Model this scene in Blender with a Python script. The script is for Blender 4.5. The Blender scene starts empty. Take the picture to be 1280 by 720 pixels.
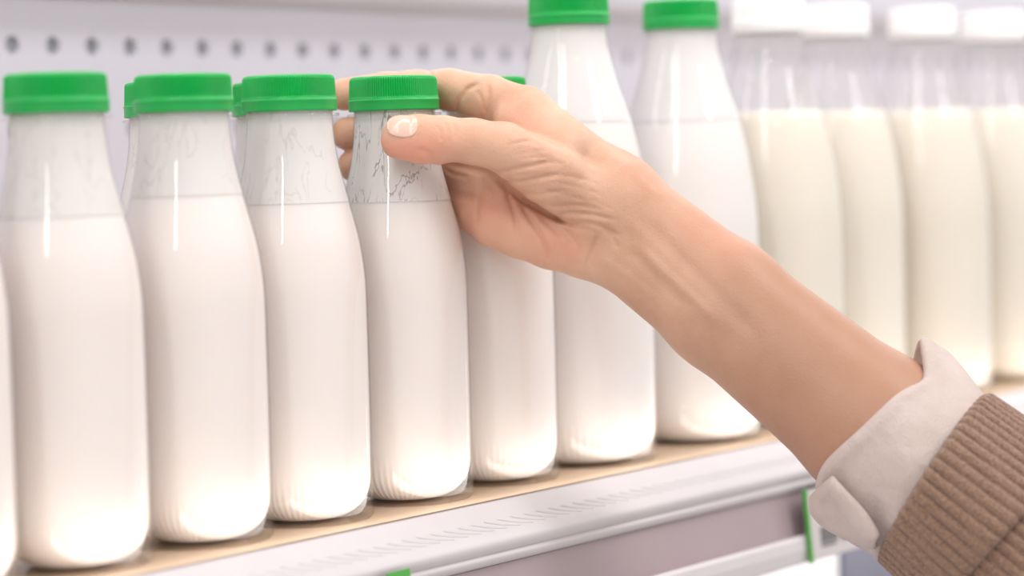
import bpy, bmesh, math, random
import numpy as np
from mathutils import Vector, Matrix

random.seed(4)
scene = bpy.context.scene
C = scene.collection

# ------------------------------------------------------------------ camera
FPX = 2971.0                                   # focal length in pixels of a 1280 px wide frame
CAM = np.array([-0.79656, -0.70424, 0.15261])
YAW, PIT, ROL = math.radians(51.22), math.radians(3.21), math.radians(-1.78)
FW = np.array([math.sin(YAW) * math.cos(PIT), math.cos(YAW) * math.cos(PIT), -math.sin(PIT)])
RT0 = np.array([math.cos(YAW), -math.sin(YAW), 0.0])
UP0 = np.cross(RT0, FW)
RT = RT0 * math.cos(ROL) + UP0 * math.sin(ROL)
UP = -RT0 * math.sin(ROL) + UP0 * math.cos(ROL)
cd = bpy.data.cameras.new('camera')
cam = bpy.data.objects.new('camera', cd)
C.objects.link(cam)
cam.matrix_world = Matrix(((RT[0], UP[0], -FW[0], CAM[0]), (RT[1], UP[1], -FW[1], CAM[1]),
                           (RT[2], UP[2], -FW[2], CAM[2]), (0, 0, 0, 1)))
cd.sensor_width = 36.0
cd.lens = 36.0 * FPX / 1280.0
cd.clip_start = 0.01
cd.dof.use_dof = True
cd.dof.focus_distance = 1.032
cd.dof.aperture_fstop = 4.3
scene.camera = cam

# ------------------------------------------------------------------ world, lights, exposure
w = bpy.data.worlds.new('world')
scene.world = w
w.use_nodes = True
w.node_tree.nodes['Background'].inputs[0].default_value = (1.0, 0.965, 0.95, 1)
w.node_tree.nodes['Background'].inputs[1].default_value = 0.82
vs = scene.view_settings
vs.view_transform = 'Standard'
vs.look = 'None'
vs.gamma = 1.0
vs.use_curve_mapping = False
vs.exposure = 0.0
scene.cycles.max_bounces = 10
scene.cycles.transparent_max_bounces = 32
scene.cycles.transmission_bounces = 8
scene.cycles.caustics_reflective = False
scene.cycles.caustics_refractive = False
scene.cycles.use_denoising = True


def area(name, loc, target, sx, sy, power, col):
    l = bpy.data.lights.new(name, 'AREA')
    l.shape = 'RECTANGLE'
    l.size, l.size_y, l.energy, l.color = sx, sy, power, col
    o = bpy.data.objects.new(name, l)
    C.objects.link(o)
    o.location = loc
    d = Vector(target) - Vector(loc)
    o.rotation_euler = d.to_track_quat('-Z', 'Y').to_euler()
    return o


# shop ceiling tubes over the aisle, LED strips of the fridge shelves, one warm spot lamp, an added lower fill
area('ceiling_tube_light', (-1.75, -0.70, 1.35), (0.0, 0.0, 0.1), 0.09, 1.2, 8, (1.0, 0.96, 0.94))
area('ceiling_tube_light_front', (0.35, -1.55, 1.45), (0.35, -1.54, 0.0), 0.30, 1.7, 20, (1.0, 0.97, 0.96))
area('ceiling_tube_light_far', (1.7, -1.5, 1.5), (0.3, 0.0, 0.1), 1.6, 0.14, 10, (1.0, 0.96, 0.95))
area('shelf_tube_light', (0.25, -0.05, 0.395), (0.25, 0.03, 0.0), 2.4, 0.02, 2.2, (1.0, 0.96, 0.95))
area('shelf_tube_light_rear', (0.45, 0.22, 0.42), (0.45, 0.24, 0.0), 2.4, 0.03, 2.4, (0.97, 0.96, 1.0))
area('lower_fill_light', (0.45, -0.02, -0.030), (0.45, 0.035, -0.12), 2.2, 0.02, 1.6, (1.0, 0.97, 0.97))  # unseen fill added to brighten the white carton under the shelf
area('rail_strip_light', (0.25, -0.0403, 0.0030), (0.25, 0.0, 0.030), 2.4, 0.006, 0.36, (1.0, 0.95, 0.90))
sp = bpy.data.lights.new('warm_spot_light', 'POINT')
sp.energy = 4.0
sp.shadow_soft_size = 0.02
sp.color = (1.0, 0.78, 0.5)
so = bpy.data.objects.new('warm_spot_light', sp)
so.location = (-0.95, -1.45, 1.2)
C.objects.link(so)


# ------------------------------------------------------------------ helpers
def at(x, y, depth):
    """world point seen at pixel (x, y) of the 1280x720 frame at a given depth in metres"""
    return CAM + (FW + RT * (x - 640.0) / FPX + UP * (360.0 - y) / FPX) * depth


def link(name, me, mat=None, parent=None):
    o = bpy.data.objects.new(name, me)
    C.objects.link(o)
    if mat is not None and len(me.materials) == 0:
        me.materials.append(mat)
    if parent is not None:
        o.parent = parent
    return o


def mesh(name, verts, faces, smooth=True):
    me = bpy.data.meshes.new(name)
    me.from_pydata([tuple(v) for v in verts], [], faces)
    me.update()
    if smooth:
        me.polygons.foreach_set('use_smooth', [True] * len(me.polygons))
    return me


def tag(o, label, cat, group=None, kind=None):
    o['label'] = label
    if cat:
        o['category'] = cat
    if group:
        o['group'] = group
    if kind:
        o['kind'] = kind
    return o


def empty(name, loc):
    o = bpy.data.objects.new(name, None)
    o.empty_display_size = 0.02
    o.location = loc
    C.objects.link(o)
    return o


def lathe(name, prof, seg=64, rad=None, cap0=False, cap1=False):
    """prof = [(r, z)]; rad(i, a) may add to the radius"""
    v, f = [], []
    n = len(prof)
    for i, (r, z) in enumerate(prof):
        for k in range(seg):
            a = 2 * math.pi * k / seg
            rr = r + (rad(i, k) if rad else 0.0)
            v.append((rr * math.cos(a), rr * math.sin(a), z))
    for i in range(n - 1):
        for k in range(seg):
            k2 = (k + 1) % seg
            f.append((i * seg + k, i * seg + k2, (i + 1) * seg + k2, (i + 1) * seg + k))
    if cap0:
        f.append(tuple(reversed(range(seg))))
    if cap1:
        f.append(tuple(range((n - 1) * seg, n * seg)))
    if prof[0][1] > prof[-1][1]:
        f = [tuple(reversed(q)) for q in f]
    return mesh(name, v, f)


def box(name, lo, hi, bevel=0.0):
    bm = bmesh.new()
    bmesh.ops.create_cube(bm, size=1.0)
    for vv in bm.verts:
        for k in range(3):
            vv.co[k] = lo[k] + (vv.co[k] + 0.5) * (hi[k] - lo[k])
    if bevel:
        bmesh.ops.bevel(bm, geom=bm.edges[:], offset=bevel, segments=2, affect='EDGES')
    me = bpy.data.meshes.new(name)
    bm.to_mesh(me)
    bm.free()
    return me


def extrude_x(name, prof, x0, x1, nx=1, closed=True, smooth=False):
    """sweep a (y, z) outline along X"""
    n = len(prof)
    v, f = [], []
    for j in range(nx + 1):
        x = x0 + (x1 - x0) * j / nx
        v += [(x, p[0], p[1]) for p in prof]
    m = n if closed else n - 1
    for j in range(nx):
        for i in range(m):
            i2 = (i + 1) % n
            f.append((j * n + i, j * n + i2, (j + 1) * n + i2, (j + 1) * n + i))
    if closed:
        f.append(tuple(range(n - 1, -1, -1)))
        f.append(tuple(range(nx * n, nx * n + n)))
    return mesh(name, v, f, smooth)


def spline(pts, n):
    """Catmull-Rom through 2D points"""
    P = [np.array(p, float) for p in pts]
    P = [2 * P[0] - P[1]] + P + [2 * P[-1] - P[-2]]
    out = []
    for i in range(1, len(P) - 2):
        for k in range(n):
            t = k / n
            a, b, c, d = P[i - 1:i + 3]
            out.append(0.5 * ((2 * b) + (c - a) * t + (2 * a - 5 * b + 4 * c - d) * t * t + (3 * b - a - 3 * c + d) * t ** 3))
    out.append(P[-2])
    return [tuple(float(x) for x in p) for p in out]


# ------------------------------------------------------------------ materials
def newmat(name):
    m = bpy.data.materials.new(name)
    m.use_nodes = True
    return m, m.node_tree.nodes, m.node_tree.links, m.node_tree.nodes['Principled BSDF']


def setp(b, **k):
    names = dict(base='Base Color', rough='Roughness', metal='Metallic', sss='Subsurface Weight', sssr='Subsurface Radius',
                 ssss='Subsurface Scale', spec='Specular IOR Level', coat='Coat Weight', coatr='Coat Roughness', sheen='Sheen Weight', ior='IOR')
    for a, v in k.items():
        b.inputs[names[a]].default_value = v


def noise(N, L, scale, detail=3.0, rough=0.55, coord='Object', stretch=None, dist=0.0):
    tc = N.new('ShaderNodeTexCoord')
    src = tc.outputs[coord]
    if stretch:
        mp = N.new('ShaderNodeMapping')
        mp.inputs['Scale'].default_value = stretch
        L.new(src, mp.inputs['Vector'])
        src = mp.outputs[0]
    t = N.new('ShaderNodeTexNoise')
    t.inputs['Scale'].default_value = scale
    t.inputs['Detail'].default_value = detail
    t.inputs['Roughness'].default_value = rough
    t.inputs['Distortion'].default_value = dist
    L.new(src, t.inputs['Vector'])
    return t.outputs['Fac']


def ramp(N, L, fac, stops):
    r = N.new('ShaderNodeValToRGB')
    e = r.color_ramp.elements
    while len(e) < len(stops):
        e.new(0.5)
    for k, (p, c) in enumerate(stops):
        e[k].position = p
        e[k].color = c if len(c) == 4 else (*c, 1)
    L.new(fac, r.inputs[0])
    return r.outputs[0]


def bump(N, L, height, dist, strength=1.0):
    b = N.new('ShaderNodeBump')
    b.inputs['Distance'].default_value = dist
    b.inputs['Strength'].default_value = strength
    L.new(height, b.inputs['Height'])
    return b.outputs[0]


def plastic(name, col, rough=0.4, var=0.04, scale=60.0, bumpd=0.0, **k):
    m, N, L, b = newmat(name)
    setp(b, rough=rough, **k)
    c2 = tuple(max(0, x * (1 - var)) for x in col)
    L.new(ramp(N, L, noise(N, L, scale), [(0.3, c2), (0.7, col)]), b.inputs['Base Color'])
    if bumpd:
        L.new(bump(N, L, noise(N, L, scale * 6), bumpd), b.inputs['Normal'])
    return m


M_GREEN = plastic('green_cap_plastic', (0.011, 0.43, 0.085), 0.34, 0.12, 90, sss=0.15, ssss=0.002)
M_WHITECAP = plastic('white_cap_plastic', (0.95, 0.945, 0.95), 0.4)
M_RAIL = plastic('white_rail_plastic', (0.66, 0.63, 0.645), 0.45, 0.03, 30)
M_CHANNEL = plastic('price_channel_plastic', (0.43, 0.34, 0.365), 0.3, 0.05, 15)
M_DECK = plastic('shelf_deck_liner', (0.52, 0.385, 0.27), 0.45, 0.08, 40)
M_WALL = plastic('fridge_wall_enamel', (0.665, 0.67, 0.745), 0.5, 0.03, 8)
M_HOLE_SHADE = plastic('hole_shade_grey', (0.48, 0.49, 0.52), 0.8)
M_UPPER = plastic('upper_shelf_enamel', (0.80, 0.79, 0.81), 0.4, 0.03, 10)
M_GAP = plastic('gap_shade', (0.20, 0.14, 0.11), 0.6)


def milk_mat(name, col, ribbed):
    m, N, L, b = newmat(name)
    setp(b, rough=0.42, sss=0.6, ssss=0.012, sssr=(1.0, 0.8, 0.65), spec=0.3)
    c2 = tuple(x * 0.975 for x in col)
    L.new(ramp(N, L, noise(N, L, 14), [(0.35, c2), (0.65, col)]), b.inputs['Base Color'])
    if ribbed:
        tc = N.new('ShaderNodeTexCoord')
        g = N.new('ShaderNodeTexGradient')
        g.gradient_type = 'RADIAL'
        L.new(tc.outputs['Object'], g.inputs[0])
        mu = N.new('ShaderNodeMath'); mu.operation = 'MULTIPLY'; mu.inputs[1].default_value = 2 * math.pi * 64
        L.new(g.outputs[1], mu.inputs[0])
        si = N.new('ShaderNodeMath'); si.operation = 'SINE'
        L.new(mu.outputs[0], si.inputs[0])
        sx = N.new('ShaderNodeSeparateXYZ')
        L.new(tc.outputs['Object'], sx.inputs[0])
        mr = N.new('ShaderNodeMapRange')
        mr.inputs[1].default_value = 0.022; mr.inputs[2].default_value = 0.010
        L.new(sx.outputs[2], mr.inputs[0])
        m2 = N.new('ShaderNodeMath'); m2.operation = 'MULTIPLY'
        L.new(si.outputs[0], m2.inputs[0]); L.new(mr.outputs[0], m2.inputs[1])
        L.new(bump(N, L, m2.outputs[0], 0.00016), b.inputs['Normal'])
    return m


M_MILK = milk_mat('milk_white', (0.90, 0.835, 0.80), True)
M_MILK_TALL = milk_mat('milk_white_tall', (0.885, 0.845, 0.82), True)
M_CREAM = milk_mat('milk_cream', (0.84, 0.785, 0.69), False)


def clear_mat(name, tint, rough=0.03, dens=0.0):
    """thin clear plastic wall: transparent with a fresnel gloss"""
    m, N, L, b = newmat(name)
    N.remove(b)
    out = N['Material Output']
    tr = N.new('ShaderNodeBsdfTransparent'); tr.inputs[0].default_value = (*tint, 1)
    gl = N.new('ShaderNodeBsdfGlossy'); gl.inputs['Roughness'].default_value = rough
    L.new(bump(N, L, noise(N, L, 35, 2), 0.0005, 0.5), gl.inputs['Normal'])
    lw = N.new('ShaderNodeLayerWeight'); lw.inputs[0].default_value = 0.5
    pw = N.new('ShaderNodeMath'); pw.operation = 'POWER'; pw.inputs[1].default_value = 4.5
    L.new(lw.outputs['Facing'], pw.inputs[0])
    fr = N.new('ShaderNodeMath'); fr.operation = 'MULTIPLY_ADD'; fr.inputs[1].default_value = 0.75; fr.inputs[2].default_value = 0.045
    L.new(pw.outputs[0], fr.inputs[0])
    mx = N.new('ShaderNodeMixShader')
    L.new(fr.outputs[0], mx.inputs[0]); L.new(tr.outputs[0], mx.inputs[1]); L.new(gl.outputs[0], mx.inputs[2])
    L.new(mx.outputs[0], out.inputs[0])
    return m


M_CLEAR = clear_mat('clear_bottle_plastic', (0.985, 0.985, 0.985))
M_BASE = clear_mat('thick_base_plastic', (0.985, 0.982, 0.975), 0.08)


def film_mat(name, cover, streak, scale, col=(0.88, 0.85, 0.83)):
    """milk residue on the inside of the neck: white film, with runs where it has drained"""
    m, N, L, b = newmat(name)
    N.remove(b)
    out = N['Material Output']
    tr = N.new('ShaderNodeBsdfTransparent')
    df = N.new('ShaderNodeBsdfDiffuse'); df.inputs[0].default_value = (*col, 1)
    tl = N.new('ShaderNodeBsdfTranslucent'); tl.inputs[0].default_value = (*col, 1)
    md = N.new('ShaderNodeMixShader'); md.inputs[0].default_value = 0.10
    L.new(df.outputs[0], md.inputs[1]); L.new(tl.outputs[0], md.inputs[2])
    tc = N.new('ShaderNodeTexCoord')
    oi = N.new('ShaderNodeObjectInfo')
    ad = N.new('ShaderNodeVectorMath'); ad.operation = 'ADD'
    L.new(tc.outputs['Object'], ad.inputs[0]); L.new(oi.outputs['Location'], ad.inputs[1])
    mp = N.new('ShaderNodeMapping'); mp.inputs['Scale'].default_value = (1, 1, 0.32)
    L.new(ad.outputs[0], mp.inputs['Vector'])
    nz = N.new('ShaderNodeTexNoise'); nz.inputs['Scale'].default_value = scale
    nz.inputs['Detail'].default_value = 3; nz.inputs['Distortion'].default_value = 0.7
    L.new(mp.outputs[0], nz.inputs['Vector'])
    # narrow band of the noise = thin drained runs
    sb = N.new('ShaderNodeMath'); sb.operation = 'SUBTRACT'; sb.inputs[1].default_value = 0.5
    L.new(nz.outputs['Fac'], sb.inputs[0])
    ab = N.new('ShaderNodeMath'); ab.operation = 'ABSOLUTE'
    L.new(sb.outputs[0], ab.inputs[0])
    nb = N.new('ShaderNodeTexNoise'); nb.inputs['Scale'].default_value = 60
    L.new(ad.outputs[0], nb.inputs['Vector'])
    big = ramp(N, L, nb.outputs['Fac'], [(0.38, (0, 0, 0)), (0.52, (1, 1, 1))])
    run = ramp(N, L, ab.outputs[0], [(0.0, (1, 1, 1)), (0.022, (0, 0, 0))])
    mm = N.new('ShaderNodeMath'); mm.operation = 'MULTIPLY'
    L.new(big, mm.inputs[0]); L.new(run, mm.inputs[1])
    fa = N.new('ShaderNodeMath'); fa.operation = 'MULTIPLY_ADD'
    fa.inputs[1].default_value = -streak; fa.inputs[2].default_value = cover
    L.new(mm.outputs[0], fa.inputs[0])
    mx = N.new('ShaderNodeMixShader')
    L.new(fa.outputs[0], mx.inputs[0]); L.new(tr.outputs[0], mx.inputs[1]); L.new(md.outputs[0], mx.inputs[2])
    L.new(mx.outputs[0], out.inputs[0])
    return m


M_FILM = film_mat('milk_film_soft', 0.94, 0.16, 120)
M_FILM_RUNS = film_mat('milk_film_runs', 0.93, 0.66, 130)
M_FILM_TALL = film_mat('milk_film_dense', 0.975, 0.04, 60, (0.87, 0.85, 0.85))
M_FILM_CLEAR = film_mat('milk_film_faint', 0.07, 0.03, 60)

# ------------------------------------------------------------------ the fridge: wall, added shelf above, shelf, rail
WALL_Y = 0.30
HOLE_DX = 0.0280
HOLE_X0 = 0.0337


def perforated(name, x0, n0, n1, z_rows, zlo, zhi, hr=0.0050, seg=14):
    """enamelled panel with real punched holes, at y = WALL_Y"""
    v, f = [], []

    def vert(x, z, y=WALL_Y):
        v.append((x, y, z))
        return len(v) - 1
    zs = sorted(z_rows)
    edges = [zlo]
    for a in zs:
        edges += [a - HOLE_DX / 2, a + HOLE_DX / 2]
    edges += [zhi]
    xs = [x0 + (k - 0.5) * HOLE_DX for k in range(n0, n1 + 1)]
    for bnd in range(len(edges) - 1):
        za, zb = edges[bnd], edges[bnd + 1]
        if bnd % 2 == 0:
            a = [vert(xs[0], za), vert(xs[-1], za), vert(xs[-1], zb), vert(xs[0], zb)]
            f.append(tuple(a))
            continue
        zc = (za + zb) / 2
        for k in range(n0, n1):
            xc = x0 + k * HOLE_DX
            ring, back, sq = [], [], []
            for q in range(seg):
                a = 2 * math.pi * (q + 0.5) / seg
                ca, sa = math.cos(a), math.sin(a)
                ring.append(vert(xc + hr * ca, zc + hr * sa))
                back.append(vert(xc + hr * ca, zc + hr * sa, WALL_Y + 0.004))
                s = HOLE_DX / 2 / max(abs(ca), abs(sa))
                sq.append(vert(xc + s * ca, zc + s * sa))
            cor = {}
            for q in range(seg):
                q2 = (q + 1) % seg
                f.append((ring[q], ring[q2], back[q2], back[q]))
                f.append((sq[q], sq[q2], ring[q2], ring[q]))
                p, r = v[sq[q]], v[sq[q2]]
                if abs(p[0] - r[0]) > 1e-9 and abs(p[2] - r[2]) > 1e-9:
                    cx = xc + math.copysign(HOLE_DX / 2, (p[0] + r[0]) / 2 - xc)
                    cz = zc + math.copysign(HOLE_DX / 2, (p[2] + r[2]) / 2 - zc)
                    f.append((sq[q], vert(cx, cz), sq[q2]))
    return mesh(name, v, f, False)


wall = link('wall_back', perforated('wall_back', HOLE_X0, -30, 70, [0.1735, 0.2195], -0.40, 0.246), M_WALL)
tag(wall, 'pale grey lilac fridge back wall with rows of punched round holes', None, kind='structure')
link('hole_shade_sheet', box('hole_shade_sheet', (-0.9, WALL_Y + 0.0042, -0.40), (2.1, WALL_Y + 0.03, 0.246)), M_HOLE_SHADE, wall)  # grey sheet close behind the holes, its tone stands in for their shade
# upper part of the wall steps forward with a rounded lower edge
led = [(WALL_Y + 0.03, 0.246), (WALL_Y - 0.004, 0.246), (WALL_Y - 0.010, 0.249), (WALL_Y - 0.013, 0.255), (WALL_Y - 0.014, 0.262),
       (WALL_Y - 0.014, 0.285), (WALL_Y - 0.008, 0.292), (WALL_Y, 0.296), (WALL_Y, 0.46), (WALL_Y + 0.03, 0.46)]
link('wall_ledge', extrude_x('wall_ledge', led, -0.9, 2.1, 1, True, False), M_WALL, wall)

up = empty('added_shade_shelf', (0, 0, 0.44))  # unseen shelf, added so the light falls off over the bottles
tag(up, 'unseen white fridge shelf added above the milk bottles to shade them', 'shelf')
upd = link('deck', box('deck', (-0.9, -0.06, 0.44), (2.1, WALL_Y, 0.46), 0.002), M_UPPER, up)
upd.location = (0, 0, -0.44)
upr = link('front_rail', box('front_rail', (-0.9, -0.075, 0.40), (2.1, -0.06, 0.46), 0.003), M_UPPER, up)
upr.location = (0, 0, -0.44)

SH_X0, SH_X1 = -0.9, 2.1
shelf = empty('display_shelf', (0, 0, -0.012))
tag(shelf, 'fridge shelf with white rounded price rail carrying the milk bottles', 'shelf')


def shelf_part(name, me, mat, parent=shelf):
    o = link(name, me, mat, parent)
    if parent is shelf:
        o.location = (0, 0, 0.012)
    return o


shelf_part('deck', box('deck', (SH_X0, -0.0405, -0.012), (SH_X1, WALL_Y - 0.002, 0.0)), M_DECK)
shelf_part('gap_shade_strip', box('gap_shade_strip', (SH_X0, -0.0425, -0.010), (SH_X1, -0.0405, 0.0004)), M_GAP)  # dark strip painted in for the shade of the gap behind the rail
rail_prof = spline([(-0.0425, 0.0003), (-0.0470, -0.0025), (-0.0520, -0.0060), (-0.0580, -0.0098), (-0.0610, -0.0130), (-0.0612, -0.0155),
                    (-0.0598, -0.0178), (-0.0588, -0.0186)], 5)
rail_prof += spline([(-0.0600, -0.0194), (-0.0604, -0.0206), (-0.0590, -0.0230), (-0.0560, -0.0245)], 3) + [(-0.0425, -0.0245)]
shelf_part('front_rail', extrude_x('front_rail', rail_prof, SH_X0, SH_X1, 1, True, True), M_RAIL)
chan = shelf_part('price_channel', extrude_x('price_channel', [(-0.0425, -0.0245), (-0.0565, -0.0245), (-0.0605, -0.0470), (-0.0425, -0.0470)],
                                             SH_X0, SH_X1), M_CHANNEL)
low = [(-0.0425, -0.0470), (-0.0610, -0.0470), (-0.0648, -0.0452), (-0.0664, -0.0470), (-0.0670, -0.0520), (-0.0660, -0.0585), (-0.0640, -0.0600), (-0.0425, -0.0600)]
shelf_part('channel_lip', extrude_x('channel_lip', low, SH_X0, SH_X1), M_RAIL)
# moulded slanting ridges along the rounded nose of the rail
rv, rf = [], []
RIDGE_N = 150
TY, TZ = -0.845, -0.535
for k in range(RIDGE_N):
    x = -0.45 + k * 0.0090
    base = len(rv)
    for j in range(8):
        t = j / 7.0
        y = -0.0523 - 0.0052 * t
        z = -0.0056 - 0.0033 * t
        h = 0.0008 * math.sin(math.pi * t)
        wd = 0.0013 * math.sin(math.pi * (0.08 + 0.84 * t))
        xx = x + 0.018 * t
        rv += [(xx, y + TY * wd + 0.0002, z + TZ * wd - 0.0003), (xx, y + TZ * h, z - TY * h), (xx, y - TY * wd + 0.0002, z - TZ * wd - 0.0003)]
    for j in range(7):
        for c in range(2):
            a = base + j * 3 + c
            rf.append((a, a + 3, a + 4, a + 1))
ridg = shelf_part('grip_ridges', mesh('grip_ridges', rv, rf), M_RAIL)
ridg['kind'] = 'stuff'

# ------------------------------------------------------------------ bottles
CAP_H, CAP_R = 0.0153, 0.0200
SEG = 230


def cap_mesh(name, R, H, ribbed=True):
    # z = 0 is the underside of the ribbed skirt
    pr = [(R * 0.90, 0.0), (R * 1.00, 0.0), (R * 1.0, 0.0006), (R * 0.995, H * 0.12), (R * 0.985, H * 0.5), (R * 0.975, H * 0.84), (R * 0.955, H * 0.93), (R * 0.91, H * 0.985),
          (R * 0.84, H), (R * 0.4, H), (0.0005, H)]
    rib = {2: 0.5, 3: 1, 4: 1, 5: 1, 6: 0.6}
    fn = (lambda i, k: -0.0006 * (k % 2) * rib.get(i, 0)) if ribbed else None
    me = lathe(name, pr, SEG if ribbed else 64, fn)
    if ribbed:
        me.polygons.foreach_set('use_smooth', [False] * len(me.polygons))
    return me


def ring_mesh(name, R, H):
    return lathe(name, [(R * 0.9, H), (R * 0.995, H), (R * 1.022, H * 0.90), (R * 1.0, H * 0.8), (R * 1.005, H * 0.15), (R * 1.0, 0), (R * 0.9, 0)], 96)


CAP_GREEN = cap_mesh('cap', CAP_R, 0.0102)
RING_GREEN = ring_mesh('tamper_ring', CAP_R * 1.005, 0.0051)
CAP_WHITE = cap_mesh('cap_white', CAP_R * 1.02, 0.0128, True)
RING_WHITE = ring_mesh('tamper_ring_white', CAP_R * 1.025, 0.0055)
FLANGE = lathe('neck_ring', [(0.0180, 0.0011), (0.0208, 0.0010), (0.0211, 0.0005), (0.0208, 0.0), (0.0180, -0.0002)], 96)

SHORT = [(0.0183, 0.1745), (0.0183, 0.1700), (0.0190, 0.1600), (0.0203, 0.1515), (0.0228, 0.1408), (0.0256, 0.1300), (0.0283, 0.1182),
         (0.0299, 0.1060), (0.0304, 0.0960), (0.0304, 0.0700), (0.0303, 0.0400), (0.0302, 0.0150)]
TALL = [(0.0185, 0.2160), (0.0187, 0.2120), (0.0198, 0.2020), (0.0232, 0.1887), (0.0270, 0.1770), (0.0306, 0.1660), (0.0345, 0.1480), (0.0374, 0.1270),
        (0.0385, 0.1080), (0.0385, 0.0700), (0.0384, 0.0400), (0.0382, 0.0160)]


def radius_at(prof, z):
    for (r0, z0), (r1, z1) in zip(prof[:-1], prof[1:]):
        if z1 <= z <= z0:
            return r0 + (r1 - r0) * (z0 - z) / (z0 - z1)
    return prof[-1][0]


SHELLS = {}


def bottle(kind, X, Y, level, label, group, film, rz=0.0):
    prof = spline(SHORT if kind == 'short' else TALL, 5)
    if kind not in SHELLS:
        rb = prof[-1][0]
        foot = [(rb, 0.020), (rb, 0.012), (rb, 0.004), (rb * 0.99, 0.0014), (rb * 0.96, 0.0003), (rb * 0.88, 0.0), (rb * 0.6, 0.0003), (0.0005, 0.0004)]
        SHELLS[kind] = (lathe('bottle_shell_' + kind, [q for q in prof if q[1] > 0.0202] + [(rb, 0.020)], 96), lathe('thick_base_' + kind, foot, 96))
    root = empty('milk_bottle', (X, Y, 0))
    root.rotation_euler.z = rz
    tag(root, label, 'bottle', group)
    link('bottle_shell', SHELLS[kind][0], M_CLEAR, root)
    link('thick_base', SHELLS[kind][1], M_BASE, root)
    top = prof[0][1]
    wcap = group.startswith('white')
    ztop = top - 0.0008
    r = link('tamper_ring', RING_WHITE if wcap else RING_GREEN, M_WHITECAP if wcap else M_GREEN, root)
    r.location = (0, 0, ztop)
    c = link('cap', CAP_WHITE if wcap else CAP_GREEN, M_WHITECAP if wcap else M_GREEN, root)
    c.location = (0, 0, ztop + (0.0055 if wcap else 0.0051))
    fl = link('neck_ring', FLANGE, M_CLEAR, root)
    fl.location = (0, 0, ztop - 0.0022)
    # milk: rounded foot, straight wall, flat surface
    th = 0.0009
    fine = spline(prof, 1)
    mp = [(radius_at(prof, level) - th - 0.002, level), (radius_at(prof, level) - th, level - 0.0006)]
    gap = lambda zz: th + 0.0004 * max(0.0, min(1.0, (0.062 - zz) / 0.045)) ** 1.5      # the wall thickens towards the foot
    mp += [(rr - gap(zz), zz) for rr, zz in fine if zz < level - 0.002 and zz > 0.0215]
    rb = prof[-1][0] - gap(0.018)
    fr = 0.0160
    for k in range(0, 9):
        a = math.pi / 2 * k / 8
        mp.append((rb - fr + fr * math.cos(a), 0.0010 + fr * (1 - math.sin(a))))
    mp = [(0.0005, level)] + mp + [(0.0005, 0.0010)]
    mat = M_CREAM if wcap else (M_MILK if kind == 'short' else M_MILK_TALL)
    link('milk', lathe('milk', mp, 96), mat, root)
    fp = [(rr - 0.0006, zz) for rr, zz in prof if zz > level]
    fp.append((radius_at(prof, level - 0.0016) - 0.0006, level - 0.0016))
    link('milk_film', lathe('milk_film', fp, 72), film, root)
    return root


SG = 'short green-capped milk bottles'
TG = 'tall green-capped milk bottles'
WG = 'white-capped milk bottles'
bottle('short', -0.2600, 0.0, 0.128, 'milk bottle cut off by the left edge, only a sliver of its side showing', SG, M_FILM, 1.0)
bottle('short', -0.1944, 0.0, 0.1363, 'short green-capped milk bottle nearest the camera, leftmost with its whole cap showing', SG, M_FILM, 2.1)
bottle('short', -0.1279, 0.0, 0.1420, 'short green-capped milk bottle, second whole one from the left', SG, M_FILM, 0.4)
bottle('short', -0.0668, 0.0, 0.1367, 'short green-capped milk bottle just left of the one the hand grips', SG, M_FILM, 3.9)
bottle('short', 0.0, 0.0, 0.1353, 'short green-capped milk bottle with streaky neck gripped by the hand', SG, M_FILM_RUNS, 5.2)
bottle('short', 0.0675, 0.003, 0.133, 'short milk bottle right behind the hand, its green cap almost hidden', SG, M_FILM, 1.7)
bottle('short', -0.0765, 0.0625, 0.132, 'back-row milk bottle, its green cap peeking out left behind the second cap', SG, M_FILM, 2.7)
bottle('short', -0.0110, 0.0625, 0.132, 'back-row milk bottle, green cap peeking out between second and third front caps', SG, M_FILM, 4.4)
bottle('tall', 0.1411, 0.008, 0.169, 'tall milk bottle with green cap rising directly above the hand', TG, M_FILM_TALL, 0.3)
bottle('tall', 0.2382, 0.008, 0.169, 'tall green-capped milk bottle beside the first white-capped bottle', TG, M_FILM_TALL, 1.3)
bottle('white', 0.3234, 0.008, 0.172, 'white-capped milk bottle next to the tall green-capped bottle', WG, M_FILM_CLEAR, 0.8)
bottle('white', 0.4130, 0.020, 0.172, 'second white-capped milk bottle from the left, partly overlapped', WG, M_FILM_CLEAR, 2.8)
bottle('white', 0.4967, 0.008, 0.172, 'third white-capped milk bottle from the left, above the shirt cuff', WG, M_FILM_CLEAR, 4.8)
bottle('white', 0.5885, 0.008, 0.172, 'white-capped milk bottle at the right edge of the picture', WG, M_FILM_CLEAR, 5.8)

#@HAND@
# ------------------------------------------------------------------ the person: hand, forearm, cuff, sleeve
D0 = 1058.0                                    # depth of the gripped bottle's axis, mm


def loc(x, y, d):
    """pixel + depth offset (mm) -> camera-aligned millimetres (right, up, forward)"""
    z = D0 + d
    return np.array([(x - 640.0) / FPX * z, (360.0 - y) / FPX * z, z])


def to_world(P):
    P = np.asarray(P) / 1000.0
    return CAM + P[..., 0:1] * RT + P[..., 1:2] * UP + P[..., 2:3] * FW


def cone(P, a, b, ra, rb):
    """signed distance to a round cone (linear radius blend)"""
    ba = b - a
    pa = P - a
    h = np.clip((pa @ ba) / (ba @ ba), 0, 1)
    return np.sqrt(((pa - h[:, None] * ba) ** 2).sum(1)) - (ra + (rb - ra) * h)


def smin(a, b, k):
    h = np.clip(0.5 + 0.5 * (b - a) / k, 0, 1)
    return b + (a - b) * h - k * h * (1 - h)


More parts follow.
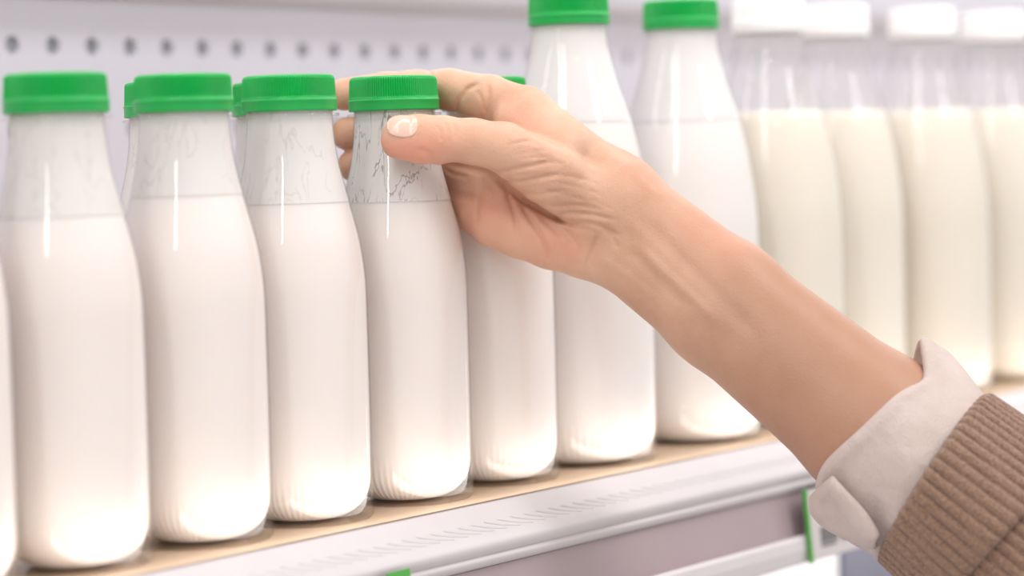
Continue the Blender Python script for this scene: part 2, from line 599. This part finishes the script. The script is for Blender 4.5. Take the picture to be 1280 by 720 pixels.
def chain(P, pts, k=2.0):
    d = None
    for (p, q) in zip(pts[:-1], pts[1:]):
        c = cone(P, loc(*p[:3]), loc(*q[:3]), p[3], q[3])
        d = c if d is None else smin(d, c, k)
    return d


INDEX = [(658, 142, 0, 11.6), (612, 122, 9, 10.0), (562, 112, 21, 9.3), (520, 111, 28, 8.4), (482, 113, 30, 8.2), (430, 118, 29, 7.4)]
MIDDLE = [(652, 186, 10, 11.0), (610, 178, 15, 9.5), (572, 172, 25, 9.2), (520, 168, 30, 8.4), (485, 167, 31, 8.3), (434, 167, 29, 7.6)]
RING = [(634, 226, 10, 10.6), (600, 217, 16, 9.2), (566, 214, 26, 8.8), (530, 209, 32, 8.0), (492, 206, 33, 7.9), (441, 207, 30, 7.2)]
PINKY = [(617, 278, 8, 9.8), (596, 270, 13, 8.8), (574, 255, 24, 8.2), (545, 247, 32, 7.2), (520, 242, 35, 7.0), (487, 240, 34, 6.4)]
THUMB = [(742, 262, -10, 15.0), (690, 222, -18, 13.6), (630, 186, -23, 11.2), (592, 178, -25, 10.0), (553, 175.5, -27, 10.2), (524, 172, -28, 9.6), (503, 170, -29, 8.8)]
HYPO = [(722, 303, 0, 14.5), (690, 297, 1, 14.0), (650, 289, 4, 12.0), (617, 281, 7, 10.2)]
# tendons, veins and folds drawn as strips on the camera side: (points, amplitude mm, half width px)
RIDGES = [([(790, 300), (830, 340), (868, 375), (900, 408)], 0.8, 7),
          ([(770, 262), (810, 300), (850, 335), (900, 382)], 0.3, 9),
          ([(690, 135), (735, 168), (790, 208), (850, 262)], 0.4, 9),
          ([(745, 318), (790, 350), (835, 388)], 0.5, 6),
          ([(640, 168), (690, 188), (740, 222)], 0.5, 10)]
GROOVES = [([(549, 204), (565, 206), (590, 211), (610, 215), (630, 232), (655, 252), (685, 268), (715, 281), (748, 291)], 2.0, 4.0),
           ([(612, 217), (640, 212), (665, 207), (692, 202)], 0.8, 2.6),
           ([(620, 226), (650, 227), (676, 222), (704, 217)], 0.7, 2.6),
           ([(640, 240), (668, 243), (700, 240)], 0.5, 2.4),
           ([(656, 253), (690, 257), (725, 257), (756, 264)], 0.7, 2.6),
           ([(690, 270), (715, 266), (740, 267), (768, 276)], 0.8, 2.6),
           ([(712, 280), (735, 278), (756, 284), (778, 297)], 0.8, 2.6),
           ([(748, 291), (744, 305), (738, 320), (733, 334)], 0.7, 3.2),
           ([(752, 284), (766, 296), (774, 312)], 0.5, 3.0),
           ([(604, 216), (602, 235), (597, 258), (596, 280)], 0.6, 3.6),
           ([(632, 236), (638, 252), (645, 275), (648, 300)], 0.8, 3.0),
           ([(650, 254), (664, 275), (680, 300), (692, 327)], 1.1, 3.0),
           ([(672, 268), (690, 284), (706, 300)], 0.6, 3.0),
           ([(700, 280), (716, 298), (726, 318)], 0.4, 3.0),
           ([(550, 208), (566, 217), (588, 222)], 0.9, 3.0),
           ([(570, 143), (574, 126), (584, 112), (600, 103)], 1.2, 3.0),
           ([(611, 104), (611, 120), (610, 136), (608, 150)], 0.9, 2.6),
           ([(596, 112), (603, 126), (606, 142)], 0.4, 2.2),
           ([(546, 156), (550, 166), (551, 178)], 0.45, 2.0),
           ([(556, 152), (560, 165), (560, 180)], 0.5, 2.0),
           ([(566, 152), (569, 164), (568, 176)], 0.4, 2.0),
           ([(520, 186), (535, 190), (548, 202)], 0.5, 3.0),
           ([(536, 84), (538, 96), (537, 106)], 0.6, 2.5),
           ([(800, 268), (850, 322), (905, 378), (960, 432)], 0.55, 12),
           ([(784, 308), (824, 350), (862, 386)], 0.55, 7)]
R_ = random.Random(11)
for k in range(40):                            # fine wrinkles that fan out over the thumb mound and wrist
    t = R_.random()
    x0, y0 = 632 + 118 * t, 196 + 66 * t + R_.uniform(-24, 24)
    ln = R_.uniform(16, 36)
    sl = -0.18 + 0.62 * t + R_.uniform(-0.06, 0.06)
    GROOVES.append(([(x0, y0), (x0 + ln * 0.5, y0 + sl * ln * 0.5 - 1.2), (x0 + ln, y0 + sl * ln)], R_.uniform(0.12, 0.26), 1.8))


def strip(px, py, pts):
    d = np.full(px.shape, 1e9)
    n = len(pts)
    s = np.zeros(px.shape)
    for i, (a, b) in enumerate(zip(pts[:-1], pts[1:])):
        ax, ay = a
        bx, by = b[0] - ax, b[1] - ay
        h = np.clip(((px - ax) * bx + (py - ay) * by) / (bx * bx + by * by), 0, 1)
        dd = np.hypot(px - ax - h * bx, py - ay - h * by)
        m = dd < d
        d = np.where(m, dd, d)
        s = np.where(m, (i + h) / (n - 1), s)
    return d, np.clip(np.minimum(s, 1 - s) * 6, 0.0, 1.0)


def arm_sdf(P, fine):
    fing = chain(P, INDEX)
    for c in (MIDDLE, RING, PINKY):
        fing = smin(fing, chain(P, c), 1.6)
    fing = smin(fing, cone(P, loc(608, 240, 12), loc(572, 234, 24), 8.5, 7.0), 2.0)
    palm = cone(P, loc(762, 232, 0), loc(658, 142, 0), 14.0, 11.6)
    for a, b, ra, rb in (((760, 246, 3), (652, 186, 9), 13, 11), ((750, 268, 4), (634, 226, 9), 13, 10.8), ((735, 290, 4), (622, 270, 8), 13, 10.2)):
        palm = smin(palm, cone(P, loc(*a), loc(*b), ra, rb), 5.0)
    palm = smin(palm, chain(P, HYPO), 6.0)
    # web between thumb and index
    palm = smin(palm, cone(P, loc(700, 190, -9), loc(640, 152, -6), 11.5, 8.0), 7.0)
    hand = smin(palm, fing, 3.0)
    th = chain(P, THUMB, 3.0)
    th = smin(th, cone(P, loc(498, 178, -30), loc(530, 184, -30), 7.2, 7.2), 2.5)      # the fleshy pad
    hand = smin(hand, th, 3.0)
    # forearm: two bones' worth of width, rounding out towards the elbow
    fu = chain(P, [(764, 232, -2, 13.5), (778, 243, -6, 15.2), (916, 365, -24, 20.5), (1100, 526, -45, 27.5), (1240, 660, -60, 33)], 8)
    fl = chain(P, [(744, 300, 0, 14.0), (762, 308, -4, 15.0), (893, 399, -22, 20.0), (1087, 546, -45, 27.0), (1240, 660, -60, 33)], 8)
    arm = smin(fu, fl, 12.0)
    d = smin(hand, arm, 9.0)
    if fine:
        px = 640 + P[:, 0] / P[:, 2] * FPX
        py = 360 - P[:, 1] / P[:, 2] * FPX
        for pts, amp, wd in GROOVES:
            q, s = strip(px, py, pts)
            d = d + 1.35 * amp * np.exp(-(q / wd) ** 2) * s
        for pts, amp, wd in RIDGES:
            q, s = strip(px, py, pts)
            d = d - amp * np.exp(-(q / wd) ** 2) * s
    return d


def surface_nets(lo, hi, h, fn):
    n = np.ceil((hi - lo) / h).astype(int) + 1
    n = (n // 4 + 1) * 4 + 1
    ax = [lo[k] + h * np.arange(n[k]) for k in range(3)]
    cx = [a[::4] for a in ax]
    G = np.stack(np.meshgrid(*cx, indexing='ij'), -1).reshape(-1, 3)
    cs = fn(G, False).reshape([len(a) for a in cx])
    S = np.repeat(np.repeat(np.repeat(cs, 4, 0), 4, 1), 4, 2)
    S = S[:n[0], :n[1], :n[2]].astype(np.float32)      # coarse value as a stand-in far from the surface
    near = np.zeros(cs.shape, bool)
    near |= np.abs(cs) < 4 * h * 1.9 + 2.5
    NM = np.repeat(np.repeat(np.repeat(near, 4, 0), 4, 1), 4, 2)[:n[0], :n[1], :n[2]]
    idx = np.argwhere(NM)
    for c in range(0, len(idx), 400000):
        ii = idx[c:c + 400000]
        P = np.stack([ax[k][ii[:, k]] for k in range(3)], 1)
        S[ii[:, 0], ii[:, 1], ii[:, 2]] = fn(P, True)
    I = S < 0
    cnt = np.zeros([k - 1 for k in n], np.int8)
    sl = (slice(None, -1), slice(1, None))
    for a in (0, 1):
        for b in (0, 1):
            for c in (0, 1):
                cnt += I[sl[a], sl[b], sl[c]]
    cells = np.argwhere((cnt > 0) & (cnt < 8))
    ids = np.full(cnt.shape, -1, np.int32)
    ids[cells[:, 0], cells[:, 1], cells[:, 2]] = np.arange(len(cells))
    cor = [(a, b, c) for a in (0, 1) for b in (0, 1) for c in (0, 1)]
    val = {o: S[cells[:, 0] + o[0], cells[:, 1] + o[1], cells[:, 2] + o[2]] for o in cor}
    acc = np.zeros((len(cells), 3))
    num = np.zeros(len(cells))
    for o in cor:
        for k in range(3):
            if o[k] == 0:
                o2 = tuple(1 if j == k else o[j] for j in range(3))
                a, b = val[o], val[o2]
                m = (a < 0) != (b < 0)
                t = np.where(m, a / np.where(m, a - b, 1), 0)
                p = np.zeros((len(cells), 3)) + np.array(o)
                p[:, k] = t
                acc[m] += p[m]
                num[m] += 1
    V = lo + h * (cells + acc / num[:, None])
    F = []
    for k in range(3):
        s0 = [slice(None)] * 3
        s1 = [slice(None)] * 3
        s0[k] = slice(None, -1)
        s1[k] = slice(1, None)
        A, B = I[tuple(s0)], I[tuple(s1)]
        e = np.argwhere(A != B)
        flip = A[e[:, 0], e[:, 1], e[:, 2]]
        u, v = (k + 1) % 3, (k + 2) % 3
        ok = (e[:, u] > 0) & (e[:, v] > 0) & (e[:, u] < cnt.shape[u]) & (e[:, v] < cnt.shape[v])
        e, flip = e[ok], flip[ok]

        def gid(du, dv):
            q = e.copy()
            q[:, u] -= du
            q[:, v] -= dv
            return ids[q[:, 0], q[:, 1], q[:, 2]]
        Q = np.stack([gid(1, 1), gid(0, 1), gid(0, 0), gid(1, 0)], 1)
        Q[~flip] = Q[~flip][:, ::-1]
        F.append(Q)
    return V, np.concatenate(F)


lo = np.array([loc(400, 300, 0)[0], loc(700, 700, -60)[1], D0 - 105.0])
hi = np.array([loc(1265, 300, -60)[0], loc(600, 78, 0)[1], D0 + 50.0])
V, F = surface_nets(lo, hi, 0.8, arm_sdf)
person = empty('person', tuple(to_world(loc(1094, 537, -45))))
PM = Matrix.Translation(person.location)
tag(person, 'person reaching in with right hand, in brown ribbed knit over a rolled pale cuff', 'person')


def in_person(o):
    o.parent = person
    o.matrix_parent_inverse = PM.inverted()
    return o


me = bpy.data.meshes.new('arm')
Vw = to_world(V)
me.vertices.add(len(Vw))
me.vertices.foreach_set('co', Vw.ravel())
me.loops.add(F.size)
me.loops.foreach_set('vertex_index', F.ravel().astype(np.int32))
me.polygons.add(len(F))
me.polygons.foreach_set('loop_start', np.arange(len(F), dtype=np.int32) * 4)
me.polygons.foreach_set('use_smooth', np.ones(len(F), bool))
me.update(calc_edges=True)
me.validate()
# skin pigment: pinker finger pads and palm, tanned outer forearm
vx = 640 + V[:, 0] / V[:, 2] * FPX
vy = 360 - V[:, 1] / V[:, 2] * FPX


def blob(x, y, rx, ry=None):
    ry = ry or rx
    return np.exp(-(((vx - x) / rx) ** 2 + ((vy - y) / ry) ** 2))


pink = np.clip(0.9 * blob(505, 190, 48, 22) + 0.55 * blob(615, 265, 60, 45) + 0.5 * blob(700, 310, 40, 30) + 0.35 * blob(545, 180, 40, 25)
               + 0.35 * blob(430, 170, 40, 60) + 0.3 * blob(640, 150, 50, 40) + 0.35 * blob(800, 215, 50, 25) + 0.3 * blob(900, 290, 90, 40), 0, 1)
tan = np.clip((vx - 720) / 260.0, 0, 1) * 0.8 + 0.35 * blob(700, 215, 50, 40)
col = np.stack([pink, np.clip(tan, 0, 1), np.zeros(len(V)), np.ones(len(V))], 1).astype(np.float32)
at_ = me.color_attributes.new('pigment', 'FLOAT_COLOR', 'POINT')
at_.data.foreach_set('color', col.ravel())

m, N, L, b = newmat('skin')
setp(b, rough=0.42, sss=0.20, ssss=0.0022, sssr=(1.0, 0.38, 0.22), spec=0.35)
vc = N.new('ShaderNodeVertexColor'); vc.layer_name = 'pigment'
sep = N.new('ShaderNodeSeparateColor'); L.new(vc.outputs[0], sep.inputs[0])


def mixc(fac, a, c):
    x = N.new('ShaderNodeMix'); x.data_type = 'RGBA'
    L.new(fac, x.inputs[0])
    if hasattr(a, 'links'):
        L.new(a, x.inputs[6])
    else:
        x.inputs[6].default_value = (*a, 1)
    x.inputs[7].default_value = (*c, 1)
    return x.outputs[2]


c0 = ramp(N, L, noise(N, L, 55, 4), [(0.3, (0.60, 0.35, 0.235)), (0.7, (0.71, 0.455, 0.325))])
c1 = mixc(sep.outputs[1], c0, (0.43, 0.228, 0.147))
c2 = mixc(sep.outputs[0], c1, (0.72, 0.33, 0.235))
fre = ramp(N, L, noise(N, L, 420, 2), [(0.66, (0, 0, 0)), (0.74, (0.35, 0.35, 0.35))])
c4 = mixc(fre, c2, (0.52, 0.27, 0.17))
L.new(c4, b.inputs['Base Color'])
vo = N.new('ShaderNodeTexVoronoi'); vo.inputs['Scale'].default_value = 900
tcs = N.new('ShaderNodeTexCoord'); L.new(tcs.outputs['Object'], vo.inputs['Vector'])
ad2 = N.new('ShaderNodeMath'); ad2.operation = 'MULTIPLY_ADD'; ad2.inputs[1].default_value = 0.5
L.new(vo.outputs['Distance'], ad2.inputs[0]); L.new(noise(N, L, 260, 4, 0.65), ad2.inputs[2])
L.new(bump(N, L, ad2.outputs[0], 0.0005, 0.32), b.inputs['Normal'])
M_SKIN = m
in_person(link('arm', me, M_SKIN))['label'] = 'bare right hand and forearm gripping the bottle neck'

# thumb nail: curved plate lying on the thumb tip
ta, tb = loc(*THUMB[-2][:3]), loc(*THUMB[-1][:3])
axn = (tb - ta) / np.linalg.norm(tb - ta)                       # towards the tip
nrm = np.array([-0.10, 0.52, -0.85])
nrm -= axn * (nrm @ axn); nrm /= np.linalg.norm(nrm)
sid = np.cross(axn, nrm)
nv, nf = [], []
NU, NVv = 21, 17
half_len, half_ang = 6.4, 0.68
for lay in (0, 1):
    for i in range(NU):
        u_ = -1 + 2 * i / (NU - 1)
        for j in range(NVv):
            a_ = (-1 + 2 * j / (NVv - 1))
            # superellipse outline: rounded cuticle, squarer free edge
            pw = 3.2 if u_ > 0 else 2.6
            wd = (1 - abs(u_) ** pw) ** (1 / pw) if abs(u_) < 1 else 0.0
            wd = max(wd, 0.25)
            ang = a_ * half_ang * wd
            s_ = tb + axn * (1.0 + u_ * half_len)
            rad = 8.95 + (0.55 if lay == 0 else 0.05) - (0.5 * max(0, u_) ** 2) + (0.3 if u_ < -0.5 else 0)
            t_ = np.clip(((s_ - ta) @ axn) / np.linalg.norm(tb - ta), 0, 1.0)
            rad += (THUMB[-2][3] - THUMB[-1][3]) * (1 - t_) * 0.8
            over = max(0.0, (s_ - tb) @ axn)
            rad -= 0.035 * over ** 2
            nv.append(s_ + (nrm * math.cos(ang) + sid * math.sin(ang)) * rad)
o_ = NU * NVv
for i in range(NU - 1):
    for j in range(NVv - 1):
        a = i * NVv + j
        nf.append((a, a + 1, a + NVv + 1, a + NVv))
        nf.append((o_ + a, o_ + a + NVv, o_ + a + NVv + 1, o_ + a + 1))
for i in range(NU - 1):
    for j, fl_ in ((0, 1), (NVv - 1, 0)):
        a = i * NVv + j
        q_ = (a, a + NVv, o_ + a + NVv, o_ + a)
        nf.append(q_ if fl_ else q_[::-1])
for j in range(NVv - 1):
    for i, fl_ in ((0, 0), (NU - 1, 1)):
        a = i * NVv + j
        q_ = (a, a + 1, o_ + a + 1, o_ + a)
        nf.append(q_ if not fl_ else q_[::-1])
nail_me = mesh('thumb_nail', to_world(np.array(nv)), nf)
M_NAIL = plastic('nude_nail_polish', (0.78, 0.53, 0.43), 0.22, 0.03, 80, coat=0.3, coatr=0.15)
in_person(link('thumb_nail', nail_me, M_NAIL))['label'] = 'nude pink polished thumb nail'

# --- clothing: frame along the forearm
A0 = loc(916, 378, -23)
A1 = loc(1094, 536.5, -45)
AX = (A1 - A0) / np.linalg.norm(A1 - A0)
E1 = np.array([0.0, 0.0, -1.0]); E1 -= AX * (E1 @ AX); E1 /= np.linalg.norm(E1)      # towards the camera
E2 = np.cross(AX, E1)                                                             # across, in the picture
if E2[1] < 0:
    E2 = -E2                                                                      # points up and to the right


def ring_pt(s, ang, r2, r1, off=(0, 0)):
    """s mm along the arm from the cuff mouth; ang 0 = towards camera, +90 = upper edge"""
    return A1 + AX * s + E1 * (r1 * math.cos(ang) + off[0]) + E2 * (r2 * math.sin(ang) + off[1])


def tube(name, rows, seg, fn, mat, thick=0.0):
    v, f = [], []
    for i in range(rows):
        for k in range(seg):
            v.append(fn(i / (rows - 1), 2 * math.pi * k / seg))
    for i in range(rows - 1):
        for k in range(seg):
            k2 = (k + 1) % seg
            f.append((i * seg + k, (i + 1) * seg + k, (i + 1) * seg + k2, i * seg + k2))
    o = in_person(link(name, mesh(name, to_world(np.array(v)), f), mat))
    if thick:
        md = o.modifiers.new('thickness', 'SOLIDIFY')
        md.thickness = thick
        md.offset = -1
    return o


def wob(ang, s, seed, amp):
    r = random.Random(seed)
    t = 0.0
    for k in range(1, 6):
        t += amp / k * math.sin(k * ang + r.uniform(0, 6.28) + s * r.uniform(-1.2, 1.2))
    return t


def gauss(a, c, w_):
    d = (a - c + math.pi) % (2 * math.pi) - math.pi
    return math.exp(-(d / w_) ** 2)


UPA, LOA = math.pi / 2, -math.pi / 2


def cuff_fn(t, a):
    # folded band of cotton: t 0 = inside of mouth, rises over the mouth edge, back along the outside to the knit
    mouth = -1.5 + 5.0 * gauss(a, UPA - 0.62, 0.34) - 12.0 * gauss(a, UPA + 0.30, 0.60) - 2.0 * gauss(a, LOA + 0.7, 0.4) + 0.8 * math.sin(3 * a + 0.5)
    if t < 0.3:
        q = t / 0.3
        s = mouth + 16 * (1 - q)
        g = -1.8 + 1.3 * q
        hem = 0.0
    else:
        q = (t - 0.3) / 0.7
        s = mouth + (36.0 - 6.5 * math.sin(a) - mouth) * q
        g = 0.9 + 6.0 * q ** 0.8 + 1.4 * math.sin(math.pi * min(1, q * 1.05))
        hem = 2.0 * math.exp(-((q - 0.09) / 0.09) ** 2) * (0.4 + 0.6 * gauss(a, -0.3, 1.2))
    if t > 0.93:
        g -= (t - 0.93) / 0.07 * 3.0
    loose = max(0.0, min(1.0, (30 - s) / 30))
    wv = wob(a, s * 0.07, 5, 0.8) + 1.0 * math.sin(5 * a + s * 0.10) * math.sin(s * 0.06 + a) + 0.7 * math.sin(9 * a + 0.22 * s) * gauss(a, -0.9, 0.7)
    g += wv * (0.35 + 0.9 * max(0, min(1, s / 30))) + hem
    g += 0.5 * math.sin(0.30 * s + 2.2 * a) * gauss(a, -0.1, 0.5) * min(1, max(0, s) / 12) + 1.6 * math.exp(-((s - 10 - 14 * (a + 0.9)) / 3.5) ** 2) * gauss(a, -0.8, 0.5)
    g += 9.5 * gauss(a, UPA + 0.30, 0.62) * loose + 1.0 * gauss(a, UPA, 0.7) * (1 - loose) + 1.5 * gauss(a, LOA, 0.5)
    return ring_pt(s, a, 33.0 + g, 31.5 + g)


m, N, L, b = newmat('cotton_shirt')
setp(b, rough=0.85, sheen=0.15, spec=0.2)
L.new(ramp(N, L, noise(N, L, 40, 5), [(0.3, (0.58, 0.475, 0.43)), (0.7, (0.67, 0.57, 0.53))]), b.inputs['Base Color'])
ww = N.new('ShaderNodeMath'); ww.operation = 'ADD'
L.new(noise(N, L, 1500, 2, stretch=(1, 1, 0.2)), ww.inputs[0]); L.new(noise(N, L, 120, 4, stretch=(1.0, 0.5, 1.0)), ww.inputs[1])
wx = N.new('ShaderNodeMath'); wx.operation = 'MULTIPLY_ADD'; wx.inputs[1].default_value = 4.0
L.new(noise(N, L, 45, 2, 0.4, dist=0.6), wx.inputs[0]); L.new(ww.outputs[0], wx.inputs[2])
L.new(bump(N, L, wx.outputs[0], 0.0009, 0.7), b.inputs['Normal'])
M_SHIRT = m
cuff = tube('shirt_cuff', 46, 160, cuff_fn, M_SHIRT, 0.0009)
cuff['label'] = 'pale rolled-up cotton shirt cuff'


# the loose tail of the fold that hangs out at the underside of the wrist
def flap_pt(u, v):
    a = LOA - 0.55 + 1.48 * u - 0.16 * u * v
    s = -3.0 + 38.0 * v + 6.0 * u * (1 - v)
    ed = min(u, 1 - u, v, 1 - v)
    g = 8.6 + 3.4 * math.sin(math.pi * min(1, v * 1.1)) + 1.1 * math.sin(6 * u + 3 * v) + 0.9 * math.sin(9 * u - 7 * v) - 2.2 * max(0, 0.10 - ed) / 0.10
    g += 2.0 * gauss(u, 0.92, 0.10)
    return ring_pt(s, a, 33.0 + g, 31.5 + g)


fv, ff = [], []
NF = 26
for i in range(NF):
    for j in range(NF):
        u, v = i / (NF - 1) * 2 - 1, j / (NF - 1) * 2 - 1
        # squircle map keeps the corners round
        uu = u * math.sqrt(1 - 0.16 * v * v)
        vv = v * math.sqrt(1 - 0.16 * u * u)
        fv.append(flap_pt(uu / 2 + 0.5, vv / 2 + 0.5))
for i in range(NF - 1):
    for j in range(NF - 1):
        a = i * NF + j
        ff.append((a, a + 1, a + NF + 1, a + NF))
flap = in_person(link('cuff_flap', mesh('cuff_flap', to_world(np.array(fv)), ff), M_SHIRT))
md = flap.modifiers.new('thickness', 'SOLIDIFY'); md.thickness = 0.0014; md.offset = 0

# ribbed knit sleeve
m, N, L, b = newmat('brown_knit')
setp(b, rough=0.95, sheen=0.3, spec=0.1)
L.new(ramp(N, L, noise(N, L, 900, 3), [(0.3, (0.20, 0.115, 0.078)), (0.7, (0.40, 0.255, 0.185))]), b.inputs['Base Color'])
L.new(bump(N, L, noise(N, L, 1100, 3), 0.0012, 0.8), b.inputs['Normal'])
M_KNIT = m
NRIB = 54


def knit(s0, s1, r2, r1, seed, roll, tilt):
    def fn(t, a):
        s = s0 + (s1 - s0) * t - tilt * math.sin(a) * (1 - t)
        ph = (a * NRIB / (2 * math.pi) + 0.10 * math.sin(s * 0.05 + 3 * a)) % 1.0
        rib = abs(math.sin(math.pi * ph)) ** 0.32 * 2.7
        g = wob(a, s * 0.03, seed, 0.9)
        if t < 0.06:
            g -= roll * (1 - t / 0.06) ** 2
        if t > 0.94:
            g -= roll * ((t - 0.94) / 0.06) ** 2
        grow = min(s, 90.0) * 0.07
        return ring_pt(s, a, r2 + g + rib + grow, r1 + g + rib + grow, (0.02 * s, 0.05 * min(s, 90.0)))
    return fn


sl1 = tube('knit_cuff', 46, NRIB * 10, knit(30.5, 72.0, 38.0, 37.0, 3, 3.0, 6.5), M_KNIT)
sl1['label'] = 'turned-back ribbed knit sweater cuff'
sl2 = tube('knit_sleeve', 60, NRIB * 10, knit(58.0, 330.0, 35.0, 34.0, 8, 2.0, 0.0), M_KNIT)
sl2['label'] = 'brown ribbed knit sweater sleeve'


# ------------------------------------------------------------------ price tags in the rail, lower shelf, floor
def rail_point(px, py, y=-0.0620):
    d = FW + RT * (px - 640.0) / FPX + UP * (360.0 - py) / FPX
    t = (y - CAM[1]) / d[1]
    return CAM + d * t


def plain(name, col, rough=0.5):
    return plastic(name, col, rough, 0.03, 50)


M_PAPER = plain('tag_paper', (0.62, 0.58, 0.58))
M_TAGGREEN = plain('tag_green', (0.10, 0.42, 0.08), 0.35)
M_INK = plain('tag_ink', (0.17, 0.16, 0.17))


def price_tag(xc, wd, z0, z1, label, printed, edge):
    root = empty('price_tag', (xc, -0.0690, z0))
    tag(root, label, 'price tag', 'shelf price tags')
    tilt = math.atan2(0.0030, 0.0340)
    root.rotation_euler.x = -tilt
    h = z1 - z0
    link('card', box('card', (-wd / 2, -0.0006, 0), (wd / 2, 0.0006, h), 0.0002), M_PAPER, root)
    if edge:
        link('green_edge', box('green_edge', (-wd / 2 - 0.0022, -0.0012, -0.001), (-wd / 2, 0.0010, h + 0.001), 0.0003), M_TAGGREEN, root)
    else:
        link('green_band', box('green_band', (-wd / 2, -0.0010, h * 0.62), (wd / 2, 0.0, h), 0.0002), M_TAGGREEN, root)
    if printed:
        k = 0
        for (u0, u1, v0, v1) in printed:
            link('print_line', box('print_line', (-wd / 2 + u0 * wd, -0.0009, v0 * h), (-wd / 2 + u1 * wd, -0.0005, v1 * h)), M_INK, root)
    return root


p0 = rail_point(1012, 652, -0.0685)
price_tag(p0[0] + 0.027, 0.052, -0.0585, -0.0225, 'white price tag with a green left edge beside the shirt cuff',
          [(0.10, 0.34, 0.80, 0.88), (0.14, 0.30, 0.66, 0.70), (0.18, 0.46, 0.16, 0.20), (0.18, 0.50, 0.22, 0.44), (0.56, 0.9, 0.18, 0.40), (0.5, 0.9, 0.6, 0.68)], True)
p1 = rail_point(498, 713, -0.0670)
price_tag(p1[0], 0.014, p1[2] - 0.032, p1[2], 'small green-topped tag low in the rail below the gripped bottle', [], False)

lower = empty('lower_shelf', (0, 0, -0.392))
tag(lower, 'white lower fridge shelf under the price rail', 'shelf')
lo_d = link('deck', box('deck', (SH_X0, -0.04, -0.392), (SH_X1, WALL_Y - 0.002, -0.380), 0.001), M_UPPER, lower)
lo_d.location = (0, 0, 0.392)
lo_r = link('front_rail', box('front_rail', (SH_X0, -0.062, -0.43), (SH_X1, -0.04, -0.376), 0.004), M_RAIL, lower)
lo_r.location = (0, 0, 0.392)
M_STANDIN_W = plain('white_standin_board', (0.88, 0.87, 0.88))
M_STANDIN_D = plain('slate_gap_standin', (0.20, 0.20, 0.26))


def carton(x, y, wd, dp, h, mat, label):
    root = empty('standin_carton', (x, y, -0.380))
    tag(root, label, 'carton', 'stand-in cartons on the lower shelf')
    hb = h - 0.045
    link('body', box('body', (-wd / 2, -dp / 2, 0), (wd / 2, dp / 2, hb), 0.0015), mat, root)
    v = [(-wd / 2, -dp / 2, hb), (wd / 2, -dp / 2, hb), (wd / 2, dp / 2, hb), (-wd / 2, dp / 2, hb),
         (-wd / 2, 0, hb + 0.032), (wd / 2, 0, hb + 0.032)]
    link('gable', mesh('gable', v, [(0, 1, 5, 4), (2, 3, 4, 5), (1, 2, 5), (3, 0, 4)], False), mat, root)
    link('top_seam', box('top_seam', (-wd / 2, -0.0015, hb + 0.030), (wd / 2, 0.0015, hb + 0.045), 0.0004), mat, root)


pw0 = rail_point(1050, 710, 0.035)
carton(pw0[0] - 0.0455, 0.08, 0.09, 0.09, 0.355, M_STANDIN_W, 'white stand-in carton for an unidentified pale strip under the price rail')  # made-up carton in place of an unidentified pale strip
carton(pw0[0] + 0.0475, 0.08, 0.09, 0.09, 0.355, M_STANDIN_D, 'dark slate stand-in carton for the dark gap just below the cuff')  # made-up carton, its slate colour stands in for a dark gap
fl = link('floor', box('floor', (-3.0, -4.0, -1.22), (4.0, 0.5, -1.20)), plastic('shop_floor_tile', (0.62, 0.60, 0.58), 0.3, 0.06, 3))
tag(fl, 'pale shop floor in front of the fridge', None, kind='structure')
#@END@
